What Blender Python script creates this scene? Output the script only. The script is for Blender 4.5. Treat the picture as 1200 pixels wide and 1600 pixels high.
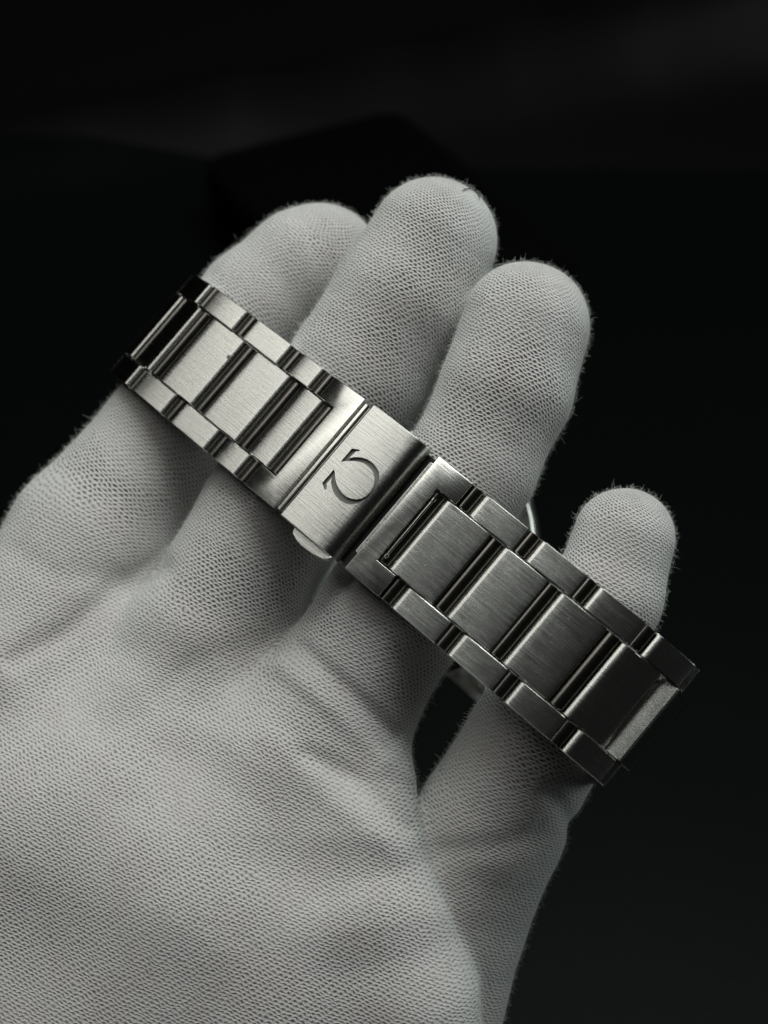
import bpy, bmesh, math, random
import numpy as np
from mathutils import Vector, Matrix
R = math.radians
random.seed(4); rng = np.random.default_rng(4)
S = 8e-5                      # metres per model unit (one unit = 0.08 mm)
D = 2600.0                    # camera distance from the clasp, model units

# ------------------------------------------------------------------ camera, world, lamps, exposure
scene = bpy.context.scene
for o in list(bpy.data.objects): bpy.data.objects.remove(o)
TILT = R(50)
RIG = Matrix.Translation((0, 0, .2)) @ Matrix.Rotation(TILT, 4, 'X')
cam = bpy.data.cameras.new('camera'); camo = bpy.data.objects.new('camera', cam)
scene.collection.objects.link(camo); scene.camera = camo
camo.matrix_world = RIG @ Matrix.Translation((0, 0, D*S))
cam.sensor_fit = 'VERTICAL'; cam.sensor_height = 36; cam.lens = 36*D/1600
cam.clip_start = .01; cam.clip_end = 20
cam.dof.use_dof = True; cam.dof.focus_distance = D*S*0.985; cam.dof.aperture_fstop = 25
scene.render.resolution_x = 768; scene.render.resolution_y = 1024

w = bpy.data.worlds.new('World'); scene.world = w; w.use_nodes = True
w.node_tree.nodes['Background'].inputs[0].default_value = (.96, 1, .98, 1)
w.node_tree.nodes['Background'].inputs[1].default_value = .010
scene.view_settings.view_transform = 'Standard'; scene.view_settings.look = 'None'
scene.view_settings.exposure = 0; scene.view_settings.gamma = 1

def area(name, local_dir, dist, sx, sy, power, col, up=(-.64, -.76, 0), spread=180):
    l = bpy.data.lights.new(name, 'AREA'); l.shape = 'RECTANGLE'; l.size = sx; l.size_y = sy
    l.energy = power; l.color = col; l.spread = R(spread)
    o = bpy.data.objects.new(name, l); scene.collection.objects.link(o)
    d = Vector(local_dir).normalized(); p = d*dist
    z = d; y = Vector(up); y = (y - z*y.dot(z)).normalized(); x = y.cross(z)
    m = Matrix((x, y, z)).transposed().to_4x4(); m.translation = p
    o.matrix_world = RIG @ m
    o.visible_camera = True
    return o
area('softbox_lamp', (-.090, .80, .28), .60, .43, .90, 2.6, (1, .98, .94))
area('glove_fill', (.243, .907, .35), .38, .22, .30, 1.12, (.96, 1, .985))  # added fill without a real source, lifts the glove and spares the plates
area('rim_fill', (.845, .10, -.04), .60, .25, .35, .32, (.92, 1, .99), spread=110)  # added light without a real source, brightens the right finger edges

# ------------------------------------------------------------------ helpers
C = scene.collection
def link(o, parent=None):
    C.objects.link(o)
    if parent: o.parent = parent
    return o
def mesh_obj(name, verts, faces, mat, parent=None, smooth=True, sharp=35, uv=None):
    me = bpy.data.meshes.new(name); me.from_pydata([tuple(v) for v in verts], [], faces)
    me.materials.append(mat); fin(me, smooth, sharp)
    if uv is not None: pass
    return link(bpy.data.objects.new(name, me), parent)
def fin(me, smooth=True, sharp=35):
    bm = bmesh.new(); bm.from_mesh(me); bmesh.ops.recalc_face_normals(bm, faces=bm.faces)
    if all(e.is_manifold for e in bm.edges) and bm.calc_volume(signed=True) < 0: bmesh.ops.reverse_faces(bm, faces=bm.faces)
    bm.to_mesh(me); bm.free()
    if smooth:
        me.shade_smooth(); me.set_sharp_from_angle(angle=R(sharp))
    u = me.uv_layers.new(name='uv')
    co = np.zeros(len(me.vertices)*3); me.vertices.foreach_get('co', co); co = co.reshape(-1, 3)
    li = np.zeros(len(me.loops), int); me.loops.foreach_get('vertex_index', li)
    u.data.foreach_set('uv', (co[li][:, :2]/S/100).ravel())
def empty(name, mat, label, cat, group=None):
    o = bpy.data.objects.new(name, None); C.objects.link(o); o.matrix_world = mat
    o.empty_display_size = .01
    o['label'] = label; o['category'] = cat
    if group: o['group'] = group
    return o

# ------------------------------------------------------------------ node helpers
class NT:
    def __init__(s, name):
        s.m = bpy.data.materials.new(name); s.m.use_nodes = True; s.t = s.m.node_tree
        s.b = s.t.nodes['Principled BSDF']; s.out = s.t.nodes['Material Output']
    def n(s, typ, **kw):
        nd = s.t.nodes.new(typ)
        for k, v in kw.items():
            if k.startswith('_'): setattr(nd, k[1:], v)
            else: s.set(nd.inputs[k.replace('__', ' ')], v)
        return nd
    def set(s, sock, v):
        if isinstance(v, bpy.types.NodeSocket): s.t.links.new(v, sock)
        else: sock.default_value = v
    def math(s, op, a, b=0.0, c=0.0, clamp=False):
        nd = s.t.nodes.new('ShaderNodeMath'); nd.operation = op; nd.use_clamp = clamp
        for i, v in enumerate((a, b, c)): s.set(nd.inputs[i], v)
        return nd.outputs[0]
    def vmath(s, op, a, b=(0, 0, 0)):
        nd = s.t.nodes.new('ShaderNodeVectorMath'); nd.operation = op
        s.set(nd.inputs[0], a)
        if op == 'SCALE': s.set(nd.inputs['Scale'], b)
        else: s.set(nd.inputs[1], b)
        return nd.outputs[0]
    def noise(s, vec, scale, detail=2, rough=.5):
        nd = s.n('ShaderNodeTexNoise', Vector=vec, Scale=scale, Detail=detail, Roughness=rough); return nd.outputs[0]
    def ramp(s, v, lo, hi, a=0.0, b=1.0):
        nd = s.t.nodes.new('ShaderNodeMapRange'); nd.interpolation_type = 'SMOOTHSTEP'
        for k, x in (('Value', v), ('From Min', lo), ('From Max', hi), ('To Min', a), ('To Max', b)): s.set(nd.inputs[k], x)
        return nd.outputs[0]
    def mix(s, f, a, b):
        nd = s.t.nodes.new('ShaderNodeMix'); nd.data_type = 'RGBA'
        s.set(nd.inputs[0], f); s.set(nd.inputs[6], a); s.set(nd.inputs[7], b); return nd.outputs[2]
    def p(s, **kw):
        for k, v in kw.items(): s.set(s.b.inputs[k.replace('__', ' ')], v)

def steel(name, rough=.26, brush=1.0, scr=1.0, col=(.55, .555, .52), aniso=.85):
    t = NT(name)
    tc = t.n('ShaderNodeTexCoord'); oi = t.n('ShaderNodeObjectInfo')
    v = t.vmath('SCALE', tc.outputs['Object'], 1/S)                     # model units
    off = t.math('MULTIPLY', oi.outputs['Random'], 900.0)
    v = t.vmath('ADD', v, t.n('ShaderNodeCombineXYZ', X=off, Y=off, Z=off).outputs[0])
    br = t.noise(t.vmath('MULTIPLY', v, (.014, .42, .42)), 1.0, 4, .72)        # hairlines along the band
    br2 = t.noise(t.vmath('MULTIPLY', v, (.03, 2.4, 2.4)), 1.0, 2, .6)
    blot = t.noise(v, .03, 4, .6)
    # curled hair scratches: level lines of warped noise, broken up by a mask
    scs = None
    for sc_, th, mk in ((.06, .0011, .05), (.11, .0016, .03)):
        q = t.noise(t.vmath('MULTIPLY', v, (1, 1.6, 1)), sc_, 1.5, .5)
        d = t.math('ABSOLUTE', t.math('SUBTRACT', q, .5))
        ln = t.ramp(d, 0.0, th*2.2, 1.0, 0.0)
        ms = t.ramp(t.noise(v, mk, 2), .50, .66)
        ln = t.math('MULTIPLY', ln, ms)
        scs = ln if scs is None else t.math('MAXIMUM', scs, ln)
    r = t.math('ADD', rough-.13, t.math('MULTIPLY', br, .20))
    r = t.math('ADD', r, t.math('MULTIPLY', blot, .05))
    r = t.math('ADD', r, t.math('MULTIPLY', scs, .12*scr))
    h = t.math('ADD', t.math('MULTIPLY', br, 2.6*brush), t.math('MULTIPLY', br2, .45*brush))
    h = t.math('ADD', h, t.math('MULTIPLY', scs, .55*scr))
    h = t.math('ADD', h, t.math('MULTIPLY', blot, .12*scr))
    bp = t.n('ShaderNodeBump', Strength=.18, Distance=S*.55, Height=h)
    tg = t.n('ShaderNodeTangent', _direction_type='UV_MAP', _uv_map='uv')
    c = t.mix(blot, (*[x*.90 for x in col], 1), (*[min(1, x*1.08) for x in col], 1))
    t.p(Base__Color=c, Metallic=1.0, Roughness=r, Normal=bp.outputs[0], Anisotropic=aniso, Anisotropic__Rotation=.25, Tangent=tg.outputs[0])
    return t.m
M_STEEL = steel('brushed_steel')
M_POL = steel('polished_steel', rough=.17, brush=.15, scr=.35, aniso=0)
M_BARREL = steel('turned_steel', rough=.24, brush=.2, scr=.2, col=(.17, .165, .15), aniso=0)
M_ENG = steel('engraved_steel', rough=.62, brush=.1, scr=.0, col=(.21, .21, .195), aniso=0)
M_DARK = steel('gap_shade_steel', rough=.42, brush=.5, scr=.3, col=(.05, .05, .048), aniso=0)  # near-black colour stands in for the shade inside the clasp gaps

def knit():
    t = NT('knitted_cotton')
    at = t.n('ShaderNodeAttribute', _attribute_name='knit', _attribute_type='GEOMETRY').outputs['Vector']
    pos = t.vmath('SCALE', t.n('ShaderNodeTexCoord').outputs['Object'], 1/S)
    wn = t.n('ShaderNodeTexNoise', Vector=pos, Scale=.045, Detail=3.0).outputs['Color']
    wv = t.vmath('SCALE', t.vmath('SUBTRACT', wn, (.5, .5, .5)), 11.0)
    wn2 = t.n('ShaderNodeTexNoise', Vector=pos, Scale=.25, Detail=2.0).outputs['Color']
    wv2 = t.vmath('SCALE', t.vmath('SUBTRACT', wn2, (.5, .5, .5)), 2.2)
    uv = t.vmath('ADD', t.vmath('ADD', at, wv), wv2)
    sp = t.n('ShaderNodeSeparateXYZ', Vector=uv)
    # every loop is a small arch of yarn; neighbouring rows are set half a loop apart
    gu = t.math('DIVIDE', sp.outputs[0], 9.3); gv = t.math('DIVIDE', sp.outputs[1], 5.3)
    row = t.math('FLOOR', gv); y = t.math('SUBTRACT', t.math('FRACT', gv), .5)
    x = t.math('SUBTRACT', t.math('FRACT', t.math('ADD', gu, t.math('MULTIPLY', row, .5))), .5)
    x2 = t.math('MULTIPLY', x, x)
    yp = t.math('ADD', y, t.math('SUBTRACT', t.math('MULTIPLY', x2, 1.9), .16))
    arc = t.math('EXPONENT', t.math('MULTIPLY', t.math('MULTIPLY', yp, yp), -11.0))
    yh = t.math('ADD', y, .36)
    lat = t.math('EXPONENT', t.math('SUBTRACT', t.math('MULTIPLY', x2, -17.0), t.math('MULTIPLY', t.math('MULTIPLY', yh, yh), 13.0)))
    stretch = t.noise(pos, .0065, 3, .55)
    op = t.ramp(stretch, .34, .62)                                  # how open the stitches are here
    tight = t.n('ShaderNodeSeparateXYZ', Vector=at).outputs[2]          # 0 where the cloth lies slack on the palm, 1 stretched over a finger
    op = t.math('MULTIPLY', op, t.math('ADD', .55, t.math('MULTIPLY', tight, .63)))
    edge = t.math('SUBTRACT', .54, t.math('MULTIPLY', op, .42))
    hole = t.ramp(lat, edge, t.math('ADD', edge, .45))
    fine = t.noise(pos, .9, 3, .65); fuzz = t.noise(pos, .33, 3, .6)
    ply = t.math('SINE', t.math('ADD', t.math('MULTIPLY', sp.outputs[0], 2.6), t.math('MULTIPLY', sp.outputs[1], 1.7)))
    h = t.math('ADD', t.math('MULTIPLY', arc, .95), t.math('MULTIPLY', hole, -1.25))
    h = t.math('ADD', h, t.math('MULTIPLY', fine, 1.15)); h = t.math('ADD', h, t.math('MULTIPLY', fuzz, .55))
    h = t.math('ADD', h, t.math('MULTIPLY', ply, .07))
    bp = t.n('ShaderNodeBump', Strength=t.math('ADD', .66, t.math('MULTIPLY', tight, .10)), Distance=S*2.0, Height=h)
    hs = t.math('MULTIPLY', hole, t.math('ADD', .36, t.math('MULTIPLY', op, .52)))
    yarn = t.mix(fine, (.50, .485, .475, 1), (.71, .70, .69, 1))
    tint = t.noise(pos, .010, 3)
    yarn = t.mix(t.ramp(tint, .42, .66, 0, .45), yarn, (.56, .52, .505, 1))
    base = t.mix(hs, yarn, (.105, .088, .08, 1))                     # the hand seen through the mesh, darkened to stand for shade in the holes
    t.p(Base__Color=base, Roughness=.95, Normal=bp.outputs[0], Sheen__Weight=.7, Sheen__Roughness=.45,
        Sheen__Tint=(.86, 1, .95, 1), Specular__IOR__Level=.12)
    return t.m
M_KNIT = knit()
def plain(name, col, rough=.6, **kw):
    t = NT(name); t.p(Base__Color=(*col, 1), Roughness=rough, **kw); return t.m
M_FUZZ = plain('cotton_lint', (.62, .64, .60), .9, Specular__IOR__Level=.2)
M_HAIR = plain('dark_hair', (.02, .014, .012), .4)

# ------------------------------------------------------------------ setting: black table running up into a black sweep
def setting():
    t = NT('black_cloth')
    pos = t.n('ShaderNodeTexCoord').outputs['Object']
    n1 = t.noise(pos, 900, 3); n2 = t.noise(pos, 7, 3)
    c = t.mix(n2, (.0022, .0030, .0028, 1), (.0034, .0044, .0041, 1))
    bp = t.n('ShaderNodeBump', Strength=.4, Distance=.0004, Height=n1)
    t.p(Base__Color=c, Roughness=.38, Normal=bp.outputs[0], Specular__IOR__Level=.045)
    ys = list(np.linspace(-1.2, .38, 12)) + list(np.linspace(.39, .72, 90)) + [.76, .80]
    xs = list(np.linspace(-1.2, 1.2, 41))
    V = []
    for y in ys:
        for x in xs:
            yc = .520+.27*x+.02*math.sin(9*x); u = (y-yc)/.026  # ridge shaped into the cloth to catch a soft band of light
            V.append((x, y, (.026+.012*max(-1, min(1, x*4)))*math.exp(-u*u)+.0015*math.sin(31*y+7*x)*max(0, min(1, (y-.38)/.1))))
    for k in range(1, 13):
        a = R(90)*k/12
        V += [(x, .80+.2*math.sin(a), .2-.2*math.cos(a)) for x in xs]
    V += [(x, 1.0, 1.8) for x in xs]
    m_, n_ = len(ys)+13, len(xs)
    F = [(j*n_+i, j*n_+i+1, (j+1)*n_+i+1, (j+1)*n_+i) for j in range(m_-1) for i in range(n_-1)]
    cutj = 30                                        # the front cloth ends here, the satin backdrop goes on
    t2 = NT('black_satin'); bp2 = t2.n('ShaderNodeBump', Strength=.3, Distance=.0004, Height=t2.noise(t2.n('ShaderNodeTexCoord').outputs['Object'], 700, 3))
    t2.p(Base__Color=(.004, .0045, .0044, 1), Roughness=.38, Normal=bp2.outputs[0], Specular__IOR__Level=.36)
    bd = mesh_obj('backdrop', V[cutj*n_:], [tuple(q-cutj*n_ for q in ff) for ff in F if min(ff) >= cutj*n_], t2.m, sharp=60); bd['kind'] = 'structure'
    V = V[:(cutj+1)*n_]; F = [ff for ff in F if max(ff) < (cutj+1)*n_]
    o = mesh_obj('table_surface', V, F, t.m, sharp=60); o['kind'] = 'structure'
    o['label'] = 'black cloth table surface curving up behind'
setting()

def flat_box():
    t = NT('black_leatherette')
    pos = t.n('ShaderNodeTexCoord').outputs['Object']
    bp = t.n('ShaderNodeBump', Strength=.5, Distance=.0003, Height=t.noise(pos, 1400, 3))
    t.p(Base__Color=(.0015, .0017, .0017, 1), Roughness=.6, Normal=bp.outputs[0], Specular__IOR__Level=.03)
    root = empty('flat_case', Matrix.Translation((.0, .374, .0)) @ Matrix.Rotation(R(-61), 4, 'Z'),
                 'black flat box with rounded corners lying blurred on the dark table', 'box')
    def slab(name, L, W, z0, z1, r):
        bm = bmesh.new(); pts = []
        for cx, cy, a0 in ((L/2-r, W/2-r, 0), (-L/2+r, W/2-r, 90), (-L/2+r, -W/2+r, 180), (L/2-r, -W/2+r, 270)):
            for k in range(7): pts.append((cx+r*math.cos(R(a0+15*k)), cy+r*math.sin(R(a0+15*k))))
        f = bm.faces.new([bm.verts.new((x, y, z0)) for x, y in pts])
        e = bmesh.ops.extrude_face_region(bm, geom=[f])
        for v in e['geom']:
            if isinstance(v, bmesh.types.BMVert): v.co.z = z1
        ed = [e for e in bm.edges if all(abs(v.co.z-z1) < 1e-6 for v in e.verts)]
        bmesh.ops.bevel(bm, geom=ed, offset=.0015, segments=3, affect='EDGES')
        me = bpy.data.meshes.new(name); bm.to_mesh(me); bm.free(); me.materials.append(t.m); fin(me)
        link(bpy.data.objects.new(name, me), root)
    slab('base', .134, .086, 0, .017, .010)
    slab('lid', .136, .088, .0175, .030, .011)
flat_box()

# ------------------------------------------------------------------ wristwatch: bracelet chain lives in a plane (s, n), cross axis y
E1 = Vector((.7643, -.6449, 0)).normalized(); E2 = Vector((.02954, .03501, .99895))
E2 = (E2 - E1*E2.dot(E1)).normalized(); EY = E2.cross(E1)
BAND = Matrix((E1, EY, E2)).transposed().to_4x4()
watch = empty('wristwatch', RIG @ BAND, 'steel bracelet wristwatch with folding clasp looped over the gloved fingers', 'wristwatch')
YC = 5.4
def prof_plate(L, T, r0, r1, sag=1.2, nb=6):
    """outline of a link seen from its side; r0/r1 round the two top ends"""
    pts = []
    for k in range(nb+1):
        a = R(180) - R(90)*k/nb; pts.append((-L/2+r0+r0*math.cos(a), -r0+r0*math.sin(a)))
    for k in range(1, 8):
        x = -L/2+r0+(L-r0-r1)*k/8; pts.append((x, 0))
    for k in range(nb+1):
        a = R(90) - R(90)*k/nb; pts.append((L/2-r1+r1*math.cos(a), -r1+r1*math.sin(a)))
    pts = [(x, z - sag*(2*x/L)**2) for x, z in pts]
    rb = 4
    pts += [(L/2, -T+rb), (L/2-rb, -T), (-L/2+rb, -T), (-L/2, -T+rb)]
    return pts
def extr(pts, W, ch=1.3):
    """extrude outline across the band with small chamfers; returns verts (metres), faces"""
    P = np.array(pts); cx = P.mean(0); n = len(P)
    d = P-cx; ln = np.maximum(np.abs(d), 1e-6)
    ins = cx + d*np.clip(1-ch/np.maximum(np.linalg.norm(d, axis=1, keepdims=True), 3), .5, 1)
    # inset by moving each point towards the inside along both axes
    ins = P - np.sign(d)*np.minimum(np.abs(d), ch)*np.array([1, 1])
    rings = [(-W/2, ins), (-W/2+ch, P), (W/2-ch, P), (W/2, ins)]
    V = [(x*S, y*S, z*S) for y, Q in rings for x, z in Q]
    F = [(r*n+i, r*n+(i+1) % n, (r+1)*n+(i+1) % n, (r+1)*n+i) for r in range(3) for i in range(n)]
    F += [tuple(range(n)), tuple(range(4*n-1, 3*n-1, -1))]
    return V, F
def frame(p0, p1, y=0.0, dn=0.0):
    p0 = Vector(p0); p1 = Vector(p1); t = (p1-p0).normalized(); L = (p1-p0).length; m = (p0+p1)/2
    a = math.atan2(t.y, t.x); nx, nz = -t.y, t.x
    M = Matrix.Translation(((m.x+nx*dn)*S, (YC+y)*S, (m.y+nz*dn)*S)) @ Matrix.Rotation(-a, 4, 'Y')
    return M, L
def place(o, M): o.matrix_local = M
def plate(name, p0, p1, W, y=0, T=34, r0=4, r1=4, sag=1.4, mat=None, dn=0, parent=watch, label=None):
    M, L = frame(p0, p1, y, dn)
    V, F = extr(prof_plate(L, T, r0, r1, sag), W)
    o = mesh_obj(name, V, F, mat or M_STEEL, parent, sharp=28); place(o, M)
    if label: o['label'] = label
    return o
def cyl(name, c, r, W, y, mat, parent, rel=None, seg=24):
    V = []; n = seg
    for yy, rr in ((-W/2, r-1), (-W/2+1, r), (W/2-1, r), (W/2, r-1)):
        V += [(rr*math.cos(2*math.pi*k/n)*S, yy*S, rr*math.sin(2*math.pi*k/n)*S) for k in range(n)]
    F = [(j*n+i, j*n+(i+1) % n, (j+1)*n+(i+1) % n, (j+1)*n+i) for j in range(3) for i in range(n)] + [tuple(range(n)), tuple(range(4*n-1, 3*n-1, -1))]
    o = mesh_obj(name, V, F, mat, parent, sharp=40)
    M = Matrix.Translation((c[0]*S, (YC+y)*S, c[1]*S))
    o.matrix_local = (rel.inverted() @ M) if rel is not None else M
    return o

OUT_L = [(-548, -462, -553, -372), (-551, -351, -527, -264), (-519, -243, -474, -239+4)]
outer = [((-497, -560), (-536, -477)), ((-542, -455), (-543, -363)), ((-538, -341), (-511, -258)), ((-503, -239+2), (-503, -239+2))]
# visible links, ends fitted to real link pitch; hidden links carry the loop round behind the fingers
OUTER = [((-455, -622), (-514, -550)), ((-523, -532), (-542, -443)), ((-544, -420), (-531, -330)), ((-523, -308), (-477, -234)),
         ((-464, -223.5), (-388, -172.7)), ((-368.5, -160.2), (-287.5, -113.3)), ((-269.6, -102.9), (-220, -68)),
         ((94.5, 72.8), (185.9, 99.4)), ((202.5, 104.6), (293.7, 131)), ((311, 135.4), (402.3, 152.6)), ((423.2, 153.3), (501, 145)),
         ((514, 128), (531, 40)), ((531, 18), (531, -74)), ((530, -96), (524, -188)), ((521, -208), (498, -298)), ((490, -318), (452, -402)), ((441, -422), (386, -496))]
CENTRE = [((-490, -588), (-535, -508)), ((-542, -488), (-546, -397)), ((-543, -376), (-513, -291)), ((-504, -283), (-461.5, -221)),
          ((-433, -202), (-356, -154.5)), ((-333, -140), (-255, -93.5)), ((-230.5, -75.5), (-186, -44.5)),
          ((55, 63.5), (147, 88)), ((166, 93.5), (256, 120)), ((273, 125), (364, 145)), ((390, 151), (469, 149)),
          ((505, 146), (544, 65)), ((549, 42), (549, -48)), ((531, -78), (527, -170)), ((524, -190), (508, -280)), ((501, -300), (469, -385)), ((460, -402), (410, -478))]
def chain(lst, names, ys, W, first_right):
    for yy, wname in ys:
        for i, (a, b) in enumerate(lst):
            right = i >= first_right
            hid = i < 3 or i > 11
            if right: r0, r1 = 15, 3.5
            else: r0, r1 = 4, 9
            if i == first_right and names == 'centre_link': r0 = 14
            dn = 0
            if i >= 11: r0 = 3
            o = plate(names, a, b, W, yy, 34, r0, r1, 1.8 if right else 1.3, None, dn)
            o['wear'] = 1
            # barrel in the gap on the clasp side
            M = frame(a, b, yy, dn)[0]
            A, B = Vector(a), Vector(b)
            t = (B-A).normalized(); nn = Vector((-t.y, t.x))
            c = (A - t*10.5 - nn*17) if right else (B + t*11.5 - nn*17)
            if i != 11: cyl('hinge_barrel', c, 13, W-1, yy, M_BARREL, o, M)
chain(OUTER, 'outer_link', [(91.6, 'a'), (-91.6, 'b')], 41, 7)
chain(CENTRE, 'centre_link', [(0, 'c')], 137.5, 7)

def prism_bm(poly, z0, z1, bevel=1.2, seg=2):
    bm = bmesh.new()
    f = bm.faces.new([bm.verts.new((x*S, y*S, z0*S)) for x, y in poly])
    e = bmesh.ops.extrude_face_region(bm, geom=[f])
    for v in e['geom']:
        if isinstance(v, bmesh.types.BMVert): v.co.z = z1*S
    if bevel:
        ed = [q for q in bm.edges if all(abs(v.co.z-z1*S) < 1e-9 for v in q.verts)]
        bmesh.ops.bevel(bm, geom=ed, offset=bevel*S, segments=seg, affect='EDGES', profile=.5)
    bmesh.ops.triangulate(bm, faces=[q for q in bm.faces if len(q.verts) > 4])
    return bm
def bm_obj(name, bm, mat, parent, M=None, sharp=28):
    me = bpy.data.meshes.new(name); bm.to_mesh(me); bm.free(); me.materials.append(mat); fin(me, True, sharp)
    o = link(bpy.data.objects.new(name, me), parent)
    if M is not None: o.matrix_local = M
    return o
# --- U-shaped end frames of the clasp
def clasp_frame(p0, p1, slot, openleft):
    M, L = frame(p0, p1); h = L/2; s_ = -h+slot if openleft else h-slot
    if openleft: poly = [(-h, -112), (h, -112), (h, 112), (-h, 112), (-h, 71), (s_, 71), (s_, -71), (-h, -71)]
    else: poly = [(h, 112), (-h, 112), (-h, -112), (h, -112), (h, -71), (s_, -71), (s_, 71), (h, 71)]
    return bm_obj('clasp_frame', prism_bm(poly, -30, 0, 1.3), M_STEEL, watch, M)
clasp_frame((-198.2, -53), (-137, -10), 37, True)
clasp_frame((9.2, 52.8), (76, 69), 38, False)
def thin(name, p0, p1, W, y, T, dn, mat, label=None): return plate(name, p0, p1, W, y, T, 1.2, 1.2, 0, mat, dn, label=label)
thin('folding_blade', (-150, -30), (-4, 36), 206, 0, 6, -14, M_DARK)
thin('catch_plate', (-139, -12), (-121, -2), 214, 0, 8, -5, M_POL)
thin('catch_plate', (-133, -8), (-127, -5), 216, 0, 12, -1, M_POL)
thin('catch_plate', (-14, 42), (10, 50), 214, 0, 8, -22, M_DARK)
thin('catch_plate', (3, 49.5), (10, 52), 180, 8, 12, -4.5, M_STEEL)
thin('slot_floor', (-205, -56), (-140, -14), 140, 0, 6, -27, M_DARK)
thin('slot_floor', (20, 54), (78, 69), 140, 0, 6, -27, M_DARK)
bar = cyl('spring_bar', (46, 57), 2.4, 112, -2, M_POL, watch, seg=12)
for yy in (-57, 55):
    cyl('bar_end', (46.0, 58), 3.6, 7, yy, M_POL, bar, Matrix.Translation((46*S, (YC-2)*S, 57*S)), seg=12)
# --- cover with the engraved emblem
OM = [(-35.7, 9.8), (-35.5, 37.3), (-23.8, 43.6), (-22.4, 40.9), (-26.9, 38.2), (-28.6, 22.6), (-22.1, 29.8), (-13.9, 35.2), (-4.3, 39.0), (5.9, 40.0), (16.6, 38.4), (24.8, 35.1), (31.4, 29.6), (35.6, 22.5), (38.0, 14.8), (38.7, 5.8), (38.4, -3.0), (37.1, -10.8), (34.4, -18.1), (30.2, -25.6), (24.5, -31.6), (16.7, -35.3), (7.1, -37.0), (-3.1, -36.1), (-12.6, -32.9), (-21.4, -27.4), (-25.8, -23.7), (-29.4, -18.1), (-29.9, -29.5), (-23.8, -36.1), (-24.4, -39.2), (-28.8, -37.8), (-36.4, -33.1), (-36.0, -5.3), (-31.1, -8.6), (-24.0, -15.4), (-16.6, -20.3), (-7.7, -24.0), (1.9, -26.3), (11.2, -26.2), (19.1, -23.6), (26.4, -19.5), (32.0, -13.3), (35.6, -5.1), (36.4, 3.2), (34.6, 11.4), (31.3, 17.5), (25.8, 23.7), (19.3, 28.3), (12.3, 30.9), (4.1, 31.7), (-4.2, 30.7), (-11.2, 28.1), (-18.8, 24.1), (-25.5, 19.1), (-30.8, 14.7)]
M, L = frame((-121, -1), (-12, 45), 0, 7)
V, F = extr(prof_plate(L, 30, 5, 26, 1.2, 10), 226, 1.6)
cover = mesh_obj('clasp_cover', V, F, M_STEEL, None, sharp=28)
cut = bm_obj('cutter', prism_bm(OM, -5, 8, 0), M_STEEL, None)
for q in (cover, cut): q.data.transform(Matrix.Scale(1/S, 4))   # cut at a comfortable scale
md = cover.modifiers.new('cut', 'BOOLEAN'); md.object = cut; md.operation = 'DIFFERENCE'; md.solver = 'FAST'
bpy.context.view_layer.update()
dg = bpy.context.evaluated_depsgraph_get()
me = bpy.data.meshes.new_from_object(cover.evaluated_get(dg)); cover.modifiers.clear(); cover.data = me; me.transform(Matrix.Scale(S, 4)); cover.parent = watch; place(cover, M)
print('cover faces', len(me.polygons))
me.set_sharp_from_angle(angle=R(28))
bpy.data.objects.remove(cut)
em = bm_obj('engraved_emblem', prism_bm([(x*.995, y*.995) for x, y in OM], -7, -4.2, 0), M_ENG, cover)
em['label'] = 'engraved horseshoe shaped Greek letter emblem'
# --- push button on the lower flank of the cover
BT = [(-27, -112), (-26, -118.5), (-23, -123), (-12, -127), (0, -128.8), (13, -128.6), (28, -127), (43, -123.5), (50, -119), (54, -112)]
bm_obj('push_button', prism_bm(BT, -22, -8, .8, 2), M_STEEL, cover, sharp=12)
# --- small pit on the first wide centre link
cyl_o = bm_obj('pit', prism_bm([(3.4*math.cos(R(30*k)), 3.4*math.sin(R(30*k))) for k in range(12)], -2, .2, 0), M_ENG, watch,
               frame((-367, -161), (-361, -157.5), 32.5, -.6)[0])

# --- watch head behind the fingers: case back towards the camera
def lathe(name, prof, mat, parent, c, seg=96, sharp=30):
    V = []; F = []; n = seg
    for r, z in prof: V += [(r*math.cos(2*math.pi*k/n)*S, r*math.sin(2*math.pi*k/n)*S, z*S) for k in range(n)]
    for j in range(len(prof)-1): F += [(j*n+i, j*n+(i+1) % n, (j+1)*n+(i+1) % n, (j+1)*n+i) for i in range(n)]
    F += [tuple(range(n)), tuple(range(len(prof)*n-1, (len(prof)-1)*n-1, -1))]
    o = mesh_obj(name, V, F, mat, parent, sharp=sharp); o.matrix_local = Matrix.Translation((c[0]*S, c[1]*S, c[2]*S)); return o
CC = (66, YC, -540)
case = lathe('watch_case', [(180, 0), (205, 0), (212, -8), (244, -10), (248, -14), (260, -27), (264, -36), (264, -60), (264, -110), (256, -124)], M_POL, watch, CC)
M_GLASS = plain('crystal_glass', (.55, .62, .60), .08, Specular__IOR__Level=.8)
lathe('case_back', [(186, 1), (188, 5), (160, 11), (80, 14), (10, 14)], M_GLASS, case, (0, 0, 0))
lathe('bezel', [(256, -124), (258, -132), (246, -150), (215, -156)], M_POL, case, (0, 0, 0))
lathe('crystal', [(215, -154), (205, -166), (120, -176), (20, -180)], M_GLASS, case, (0, 0, 0))
for sx in (-1, 1):
    for sy in (-1, 1):
        poly = [(200*sx, 140*sy), (200*sx, 104*sy), (300*sx, 104*sy), (312*sx, 112*sy), (300*sx, 142*sy)]
        if sx*sy < 0: poly = poly[::-1]
        bm_obj('lug', prism_bm(poly, -100, -30, 2), M_POL, case, sharp=30)
lathe_c = lathe('crown', [(34, 0), (38, 4), (38, 34), (30, 42), (10, 44)], M_POL, case, (0, 0, 0), 32)
lathe_c.matrix_local = Matrix.Translation((0, -262*S, -70*S)) @ Matrix.Rotation(R(90), 4, 'X')

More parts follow.
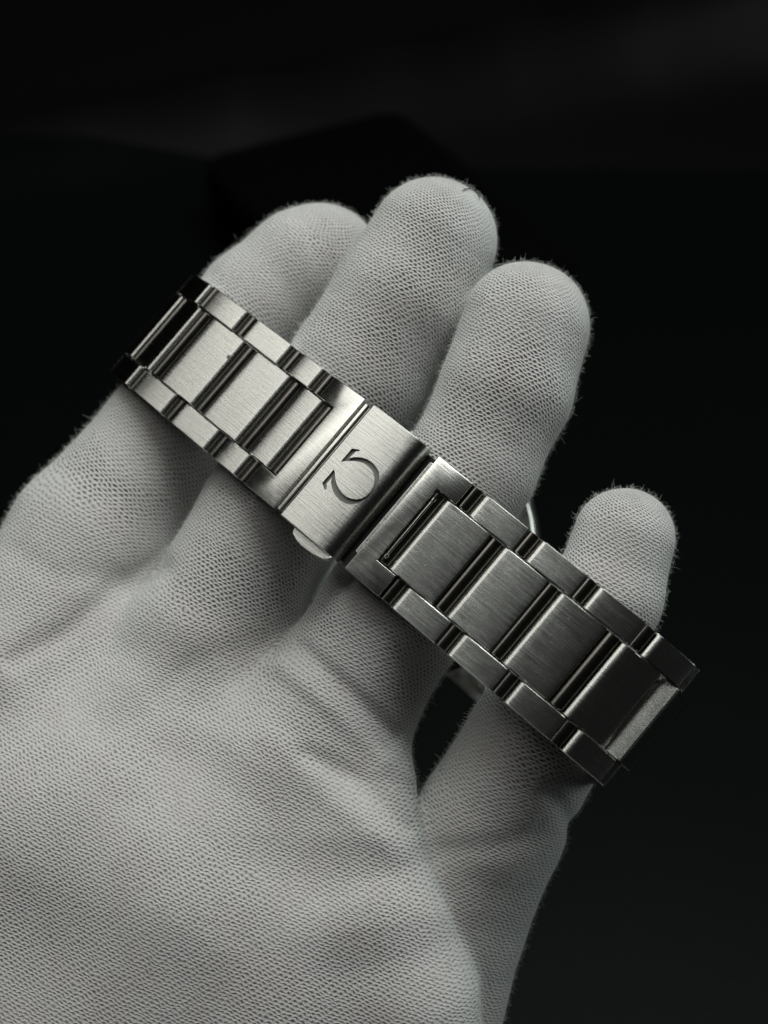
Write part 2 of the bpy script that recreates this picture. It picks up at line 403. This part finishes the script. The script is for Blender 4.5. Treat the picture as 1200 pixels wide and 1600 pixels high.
# ------------------------------------------------------------------ gloved hand: implicit surface -> mesh
def world3(px, py, z):            # photo position + height above the clasp plane -> model point
    k = (D-z)/D; return np.array([(px-600)*k, (800-py)*k, z])
FING = {  # (px, py, z centre, radius in picture units)
 'index':  [(20, 1080, -250, 145), (150, 850, -315, 136), (262, 690, -352, 108), (336, 578, -362, 103), (402, 482, -366, 95), (478, 420, -370, 94), (502, 408, -372, 90)],
 'middle': [(330, 980, -180, 118), (422, 815, -202, 114), (490, 700, -210, 110), (560, 588, -208, 114), (630, 470, -205, 112), (676, 378, -205, 100)],
 'ring':   [(520, 1116, -88, 122), (606, 972, -82, 114), (666, 850, -84, 105), (738, 725, -86, 101), (790, 610, -88, 103), (821, 508, -98, 100)],
 'little': [(672, 1580, -120, 114), (700, 1440, -98, 120), (765, 1290, -58, 116), (838, 1156, -14, 106), (900, 1035, -14, 93), (948, 930, -6, 86), (975, 842, -12, 80)],
}
PALM = [
 [(-60, 1200, -190, 150), (20, 1080, -200, 132), (150, 860, -310, 112)],
 [(-40, 1500, -130, 170), (180, 1260, -120, 170), (300, 1040, -165, 120), (350, 950, -185, 104)],
 [(100, 1750, -60, 190), (330, 1420, -55, 185), (440, 1210, -70, 140), (500, 1110, -85, 105)],
 [(625, 1760, 0, 160), (612, 1560, 15, 142), (588, 1430, 18, 122), (575, 1320, 5, 98), (578, 1232, -25, 76)],
 [(60, 1320, -115, 168), (260, 1430, -75, 180), (420, 1500, -45, 170)],
 [(-200, 1400, -120, 160), (50, 1600, -90, 190), (400, 1650, -40, 190)],
]
def chain3(lst): 
    return [(world3(x, y, z), r*(D-z)/D) for x, y, z, r in lst]
H = 5.0
lo = np.array([-900., -1060., -520.]); hi = np.array([560., 640., 240.])
dims = np.ceil((hi-lo)/H).astype(int)+1
ax = [lo[i]+H*np.arange(dims[i]) for i in range(3)]
BIG = 60.0
def seg_sdf(f, a, ra, b, rb, k, m=None):
    """smooth-union a tapered capsule into f"""
    m = m or f.max()+15
    mn = np.minimum(a-ra, b-rb)-m; mx = np.maximum(a+ra, b+rb)+m
    i0 = np.clip(np.floor((mn-lo)/H).astype(int), 0, dims); i1 = np.clip(np.ceil((mx-lo)/H).astype(int)+1, 0, dims)
    if np.any(i1 <= i0): return
    X = (ax[0][i0[0]:i1[0], None, None]).astype(np.float32); Y = (ax[1][None, i0[1]:i1[1], None]).astype(np.float32); Z = (ax[2][None, None, i0[2]:i1[2]]).astype(np.float32)
    ab = b-a; L2 = float(ab@ab)
    t = ((X-a[0])*ab[0] + (Y-a[1])*ab[1] + (Z-a[2])*ab[2])/L2
    t = np.clip(t, 0, 1)
    d = np.sqrt((X-a[0]-t*ab[0])**2 + (Y-a[1]-t*ab[1])**2 + (Z-a[2]-t*ab[2])**2) - (ra+(rb-ra)*t)
    s = (slice(i0[0], i1[0]), slice(i0[1], i1[1]), slice(i0[2], i1[2]))
    g = f[s]; h = np.clip(.5+.5*(g-d)/k, 0, 1)
    f[s] = g*(1-h)+d*h - k*h*(1-h)
def field(lst, k, big=80):
    f = np.full(dims, big, np.float32)
    for (a, ra), (b, rb) in zip(lst[:-1], lst[1:]): seg_sdf(f, a, ra, b, rb, k)
    return f
def smin(a, b, k):
    h = np.clip(.5+.5*(a-b)/k, 0, 1); return a*(1-h)+b*h-k*h*(1-h)
def smin_ip(a, b, k): return smin(a, b, k)
palm = None
for lst in PALM:
    q = field(chain3(lst), 20, 125); palm = q if palm is None else smin(palm, q, 122)
f3 = field(chain3(FING['index']), 14)
f3 = smin(f3, field(chain3(FING['middle']), 14), 7)
f3 = smin(f3, field(chain3(FING['ring']), 14), 7)
fl = field(chain3(FING['little']), 14)
palm += 12
f = smin(palm, f3, 42)
f = smin(f, fl, 10)
del palm, f3, fl
# cloth folds and slack, carved into / raised on the surface
FOLDS = [ # polyline (px,py), width, height(+ raised, - groove)
 ([(470, 1010), (540, 1075), (620, 1150)], 13, -7), ([(440, 1040), (520, 1110), (600, 1190)], 15, 5),
 ([(480, 1180), (560, 1215), (640, 1290)], 16, -6), ([(420, 1150), (520, 1250), (620, 1330)], 22, 4),
 ([(860, 1240), (900, 1292)], 14, -6), ([(690, 1330), (790, 1320), (880, 1290)], 18, -4),
 ([(250, 885), (180, 920), (110, 985), (20, 1030)], 20, -9), ([(150, 1010), (240, 950), (330, 1010)], 34, 4),
 ([(250, 1080), (330, 1020), (420, 1010)], 22, -4), ([(60, 1200), (200, 1120), (300, 1100)], 30, -4),
 ([(200, 1330), (330, 1280), (460, 1300)], 40, 2), ([(500, 1400), (600, 1370), (690, 1400)], 24, -2), ([(20, 860), (90, 900), (190, 900)], 22, -4),
 ([(760, 470), (730, 560), (690, 640)], 12, 2),
]
def fold_disp(P):
    px = 600+P[:, 0]*D/(D-P[:, 2]); py = 800-P[:, 1]*D/(D-P[:, 2])
    out = np.zeros(len(P))
    for pl, wd, h in FOLDS:
        best = np.full(len(P), 1e9)
        for (x0, y0), (x1, y1) in zip(pl[:-1], pl[1:]):
            vx, vy = x1-x0, y1-y0; t = np.clip(((px-x0)*vx+(py-y0)*vy)/(vx*vx+vy*vy), 0, 1)
            dd = np.hypot(px-x0-t*vx, py-y0-t*vy); best = np.minimum(best, dd)
        out += h*np.exp(-(best/wd)**2)
    n = np.zeros(len(P))
    for i in range(14):
        k = rng.normal(0, 1, 3); k /= np.linalg.norm(k); fr = 2*math.pi/rng.uniform(70, 260); n += np.sin(P@k*fr+rng.uniform(0, 6.28))*(.35+.0016*(2*math.pi/fr))
    return out + n*.3
# surface nets
def surface_nets(f):
    ins = f < 0
    c = np.zeros(np.array(f.shape)-1, np.uint8)
    for dx in (0, 1):
        for dy in (0, 1):
            for dz in (0, 1):
                c += ins[dx:ins.shape[0]-1+dx, dy:ins.shape[1]-1+dy, dz:ins.shape[2]-1+dz]
    cell = np.argwhere((c > 0) & (c < 8)); idx = np.full(c.shape, -1, np.int64); idx[tuple(cell.T)] = np.arange(len(cell))
    acc = np.zeros((len(cell), 3)); cnt = np.zeros(len(cell))
    corners = [(a, b, d) for a in (0, 1) for b in (0, 1) for d in (0, 1)]
    val = {q: f[cell[:, 0]+q[0], cell[:, 1]+q[1], cell[:, 2]+q[2]] for q in corners}
    for q in corners:
        for axn in range(3):
            if q[axn] == 1: continue
            q2 = tuple(1 if i == axn else q[i] for i in range(3))
            v0, v1 = val[q], val[q2]; m = (v0 < 0) != (v1 < 0)
            t = np.where(m, v0/np.where(v0 == v1, 1, v0-v1), 0)
            p = np.array(q, float)[None, :].repeat(len(cell), 0); p[:, axn] = t
            acc[m] += p[m]; cnt[m] += 1
    V = lo + H*(cell + acc/cnt[:, None])
    Fs = []
    for axn in range(3):
        s0 = [slice(None)]*3; s1 = [slice(None)]*3; s0[axn] = slice(0, -1); s1[axn] = slice(1, None)
        a, b = ins[tuple(s0)], ins[tuple(s1)]
        u, v = (axn+1) % 3, (axn+2) % 3
        e = np.argwhere(a != b); flip = a[tuple(e.T)]
        ok = (e[:, u] > 0) & (e[:, v] > 0) & (e[:, u] < c.shape[u]) & (e[:, v] < c.shape[v]); e = e[ok]; flip = flip[ok]
        def at(du, dv):
            g = e.copy(); g[:, u] -= du; g[:, v] -= dv; return idx[tuple(g.T)]
        q = np.stack([at(0, 0), at(1, 0), at(1, 1), at(0, 1)], 1)
        q[~flip] = q[~flip][:, ::-1]; Fs.append(q)
    return V, np.concatenate(Fs)
V, Fq = surface_nets(f)
gr = np.gradient(f, H)
def samp(arr, P):
    g = (P-lo)/H; i = np.clip(np.floor(g).astype(int), 0, dims-2); t = g-i; o = 0
    for a in (0, 1):
        for b in (0, 1):
            for d in (0, 1):
                wt = (t[:, 0] if a else 1-t[:, 0])*(t[:, 1] if b else 1-t[:, 1])*(t[:, 2] if d else 1-t[:, 2])
                o = o + wt*arr[i[:, 0]+a, i[:, 1]+b, i[:, 2]+d]
    return o
def normals(P):
    n = np.stack([samp(g, P) for g in gr], 1); return n/np.maximum(np.linalg.norm(n, axis=1, keepdims=True), 1e-6)
def relax(V, it, lam=.5):
    E = np.concatenate([Fq[:, [0, 1]], Fq[:, [1, 2]], Fq[:, [2, 3]], Fq[:, [3, 0]]]); deg = np.bincount(E.ravel(), minlength=len(V)).astype(float)
    for _ in range(it):
        A = np.stack([np.bincount(E[:, 0], V[E[:, 1], k], len(V))+np.bincount(E[:, 1], V[E[:, 0], k], len(V)) for k in range(3)], 1)
        V = V + lam*(A/deg[:, None]-V)
    return V
V = relax(V, 3)
N = normals(V); V = V - N*np.clip(samp(f, V), -3, 3)[:, None]*.8
V = V + N*fold_disp(V)[:, None]
V = relax(V, 2)
# knit coordinates: planar on the palm, wrapped round each finger
PA = np.array([.955, .296*-1]); PB = np.array([.42, .9075])
def knit_uv(V):
    U = V[:, 0]*PA[0]+V[:, 1]*PA[1]*1.0; W = V[:, 0]*PB[0]+V[:, 1]*PB[1]
    res = np.stack([U, W], 1)
    best = np.full(len(V), 1e9); fuv = res.copy()
    for k, name in enumerate(('index', 'middle', 'ring', 'little')):
        ch = chain3(FING[name]); st = {'index': 1, 'middle': 0, 'ring': 0, 'little': 2}[name]
        a = ch[st][0]; b = ch[-1][0]; L = np.linalg.norm(b-a); d = (b-a)/L
        side = np.cross(d, [0, 0, 1]); side /= np.linalg.norm(side); up = np.cross(side, d)
        q = V-a; tt = q@d; rad = q - tt[:, None]*d; R0 = ch[-2][1]
        # distance to the bent chain picks the finger
        dist = np.full(len(V), 1e9)
        for (p0, r0), (p1, r1) in zip(ch[:-1], ch[1:]):
            ab = p1-p0; t = np.clip((V-p0)@ab/(ab@ab), 0, 1); dist = np.minimum(dist, np.linalg.norm(V-p0-t[:, None]*ab, axis=1)-(r0+(r1-r0)*t))
        # bend the axis offset out
        pts = np.array([c[0] for c in ch]); tk = (pts-a)@d; offs = pts-a-tk[:, None]*d; order = np.argsort(tk)
        oc = np.stack([np.interp(tt, tk[order], offs[order, i]) for i in range(3)], 1); rad = rad-oc
        th = np.arctan2(rad@side, rad@up); rr = np.linalg.norm(rad, axis=1)
        ax_ = np.where(tt > L, L+R0*np.arctan2(tt-L, np.maximum(rr, 1e-3)), tt)
        a2 = np.array([a[0], a[1]]); U0 = a2@PA; W0 = a2@PB
        u = U0 + R0*th; v = W0 + ax_ + .16*R0*th
        m = dist < best; best = np.where(m, dist, best); fuv[m] = np.stack([u, v], 1)[m]
        # weight: fades into the palm near the root
        wgt = np.clip((tt+40)/150, 0, 1); wgt = wgt*wgt*(3-2*wgt)*np.clip(1-dist/60, 0, 1)
        if k == 0: W_ = wgt.copy()
        else: W_ = np.where(m, wgt, W_)
        if k == 0: W_ = np.where(m, wgt, W_)
    return res*(1-W_[:, None])+fuv*W_[:, None], W_
UV, TIGHT = knit_uv(V)
GC = np.array([-250., -350., -150.])
root = empty('gloved_hand', RIG @ Matrix.Translation(Vector(GC)*S), 'hand in a white knitted cotton glove holding the watch bracelet across its fingers', 'hand')
me = bpy.data.meshes.new('knitted_glove')
nv, nf = len(V), len(Fq)
me.vertices.add(nv); me.vertices.foreach_set('co', ((V-GC)*S).ravel())
me.loops.add(nf*4); me.loops.foreach_set('vertex_index', Fq.ravel().astype(np.int32))
me.polygons.add(nf); me.polygons.foreach_set('loop_start', np.arange(0, nf*4, 4, dtype=np.int32))
me.update(calc_edges=True); me.validate(); me.shade_smooth()
at = me.attributes.new('knit', 'FLOAT_VECTOR', 'POINT')
at.data.foreach_set('vector', np.concatenate([UV, TIGHT[:, None]], 1).ravel())
me.materials.append(M_KNIT)
glove = link(bpy.data.objects.new('knitted_glove', me), root)
print('glove', nv, nf)

# ------------------------------------------------------------------ lint: thousands of tiny curled fibres standing off the knit
def fibres():
    n = normals(V); px = 600+V[:, 0]*D/(D-V[:, 2]); py = 800-V[:, 1]*D/(D-V[:, 2])
    vd = np.array([0, 0, D])-V; vd /= np.linalg.norm(vd, axis=1, keepdims=True); fc = (n*vd).sum(1)
    ok = (px > -40) & (px < 1240) & (py > 150) & (py < 1660) & (fc > -.35)
    wt = np.where(np.abs(fc) < .38, 1.0, .28)*ok; wt /= wt.sum()
    K = 80000; pick = rng.choice(len(V), K, p=wt)
    P0 = V[pick]+rng.normal(0, 2.2, (K, 3)); P0 -= n[pick]*1.0
    dr = n[pick]*rng.uniform(.25, 1.0, (K, 1))+rng.normal(0, .55, (K, 3)); dr /= np.linalg.norm(dr, axis=1, keepdims=True)
    Ln = rng.gamma(1.9, 2.2, K)+1.5; Ln = np.minimum(Ln, 26)
    curl = rng.normal(0, 1, (K, 3)); curl /= np.linalg.norm(curl, axis=1, keepdims=True); ca = rng.normal(0, .95, K)
    NS = 5; pts = [P0]; d = dr
    for s in range(NS-1):
        pts.append(pts[-1]+d*(Ln/(NS-1))[:, None])
        d = d + np.cross(curl, d)*ca[:, None] + rng.normal(0, .12, (K, 3)); d /= np.linalg.norm(d, axis=1, keepdims=True)
    pts = np.stack(pts, 1)
    a = np.cross(dr, [.3, .2, .9]); a /= np.linalg.norm(a, axis=1, keepdims=True); b = np.cross(dr, a)
    rad = rng.uniform(.11, .25, K); VV = np.zeros((K, NS, 3, 3))
    for j in range(NS):
        r = rad*(1-.6*j/(NS-1))
        for q in range(3):
            VV[:, j, q] = pts[:, j]+(a*math.cos(q*2.094)+b*math.sin(q*2.094))*r[:, None]
    VV = VV.reshape(-1, 3); base = np.arange(K)[:, None]*NS*3; tri = []
    for j in range(NS-1):
        for q in range(3):
            tri.append(base+np.array([[j*3+q, j*3+(q+1) % 3, (j+1)*3+(q+1) % 3, (j+1)*3+q]]))
    T = np.concatenate(tri, 0).astype(np.int32)
    m = bpy.data.meshes.new('lint'); m.vertices.add(len(VV)); m.vertices.foreach_set('co', ((VV-GC)*S).ravel())
    m.loops.add(T.size); m.loops.foreach_set('vertex_index', T.ravel()); m.polygons.add(len(T))
    m.polygons.foreach_set('loop_start', np.arange(0, T.size, 4, dtype=np.int32)); m.update(calc_edges=True); m.shade_smooth()
    m.materials.append(M_FUZZ)
    o = link(bpy.data.objects.new('lint', m), root); o['kind'] = 'stuff'
fibres()

# ------------------------------------------------------------------ a stray dark hair on the middle fingertip
def hair():
    px_ = [(722, 299), (726, 295.5), (732, 294.5), (739, 296.5), (745, 301), (748.5, 307), (749, 312)]
    pts = []
    for x, y in px_:
        z = -60.0
        for _ in range(30):                       # drop onto the fabric
            p = world3(x, y, z); d_ = float(samp(f, p[None])[0]); z -= np.clip(d_-2.0, -8, 8)*.7
        pts.append(world3(x, y, z))
    c0 = pts[3]; rt = empty('stray_hair', RIG @ Matrix.Translation(Vector(c0)*S), 'short curved dark hair lying on the tip of the middle glove finger', 'hair')
    Vh = []; n = 6
    for i, p in enumerate(pts):
        t = pts[min(i+1, len(pts)-1)]-pts[max(i-1, 0)]; t = t/np.linalg.norm(t)
        a = np.cross(t, [0, 0, 1.]); a /= np.linalg.norm(a); b = np.cross(t, a); r = .85 if 0 < i < len(pts)-1 else .3
        Vh += [(p-c0+(a*math.cos(2*math.pi*k/n)+b*math.sin(2*math.pi*k/n))*r)*S for k in range(n)]
    F = [(j*n+i, j*n+(i+1) % n, (j+1)*n+(i+1) % n, (j+1)*n+i) for j in range(len(pts)-1) for i in range(n)]
    mesh_obj('strand', Vh, F, M_HAIR, rt)
hair()
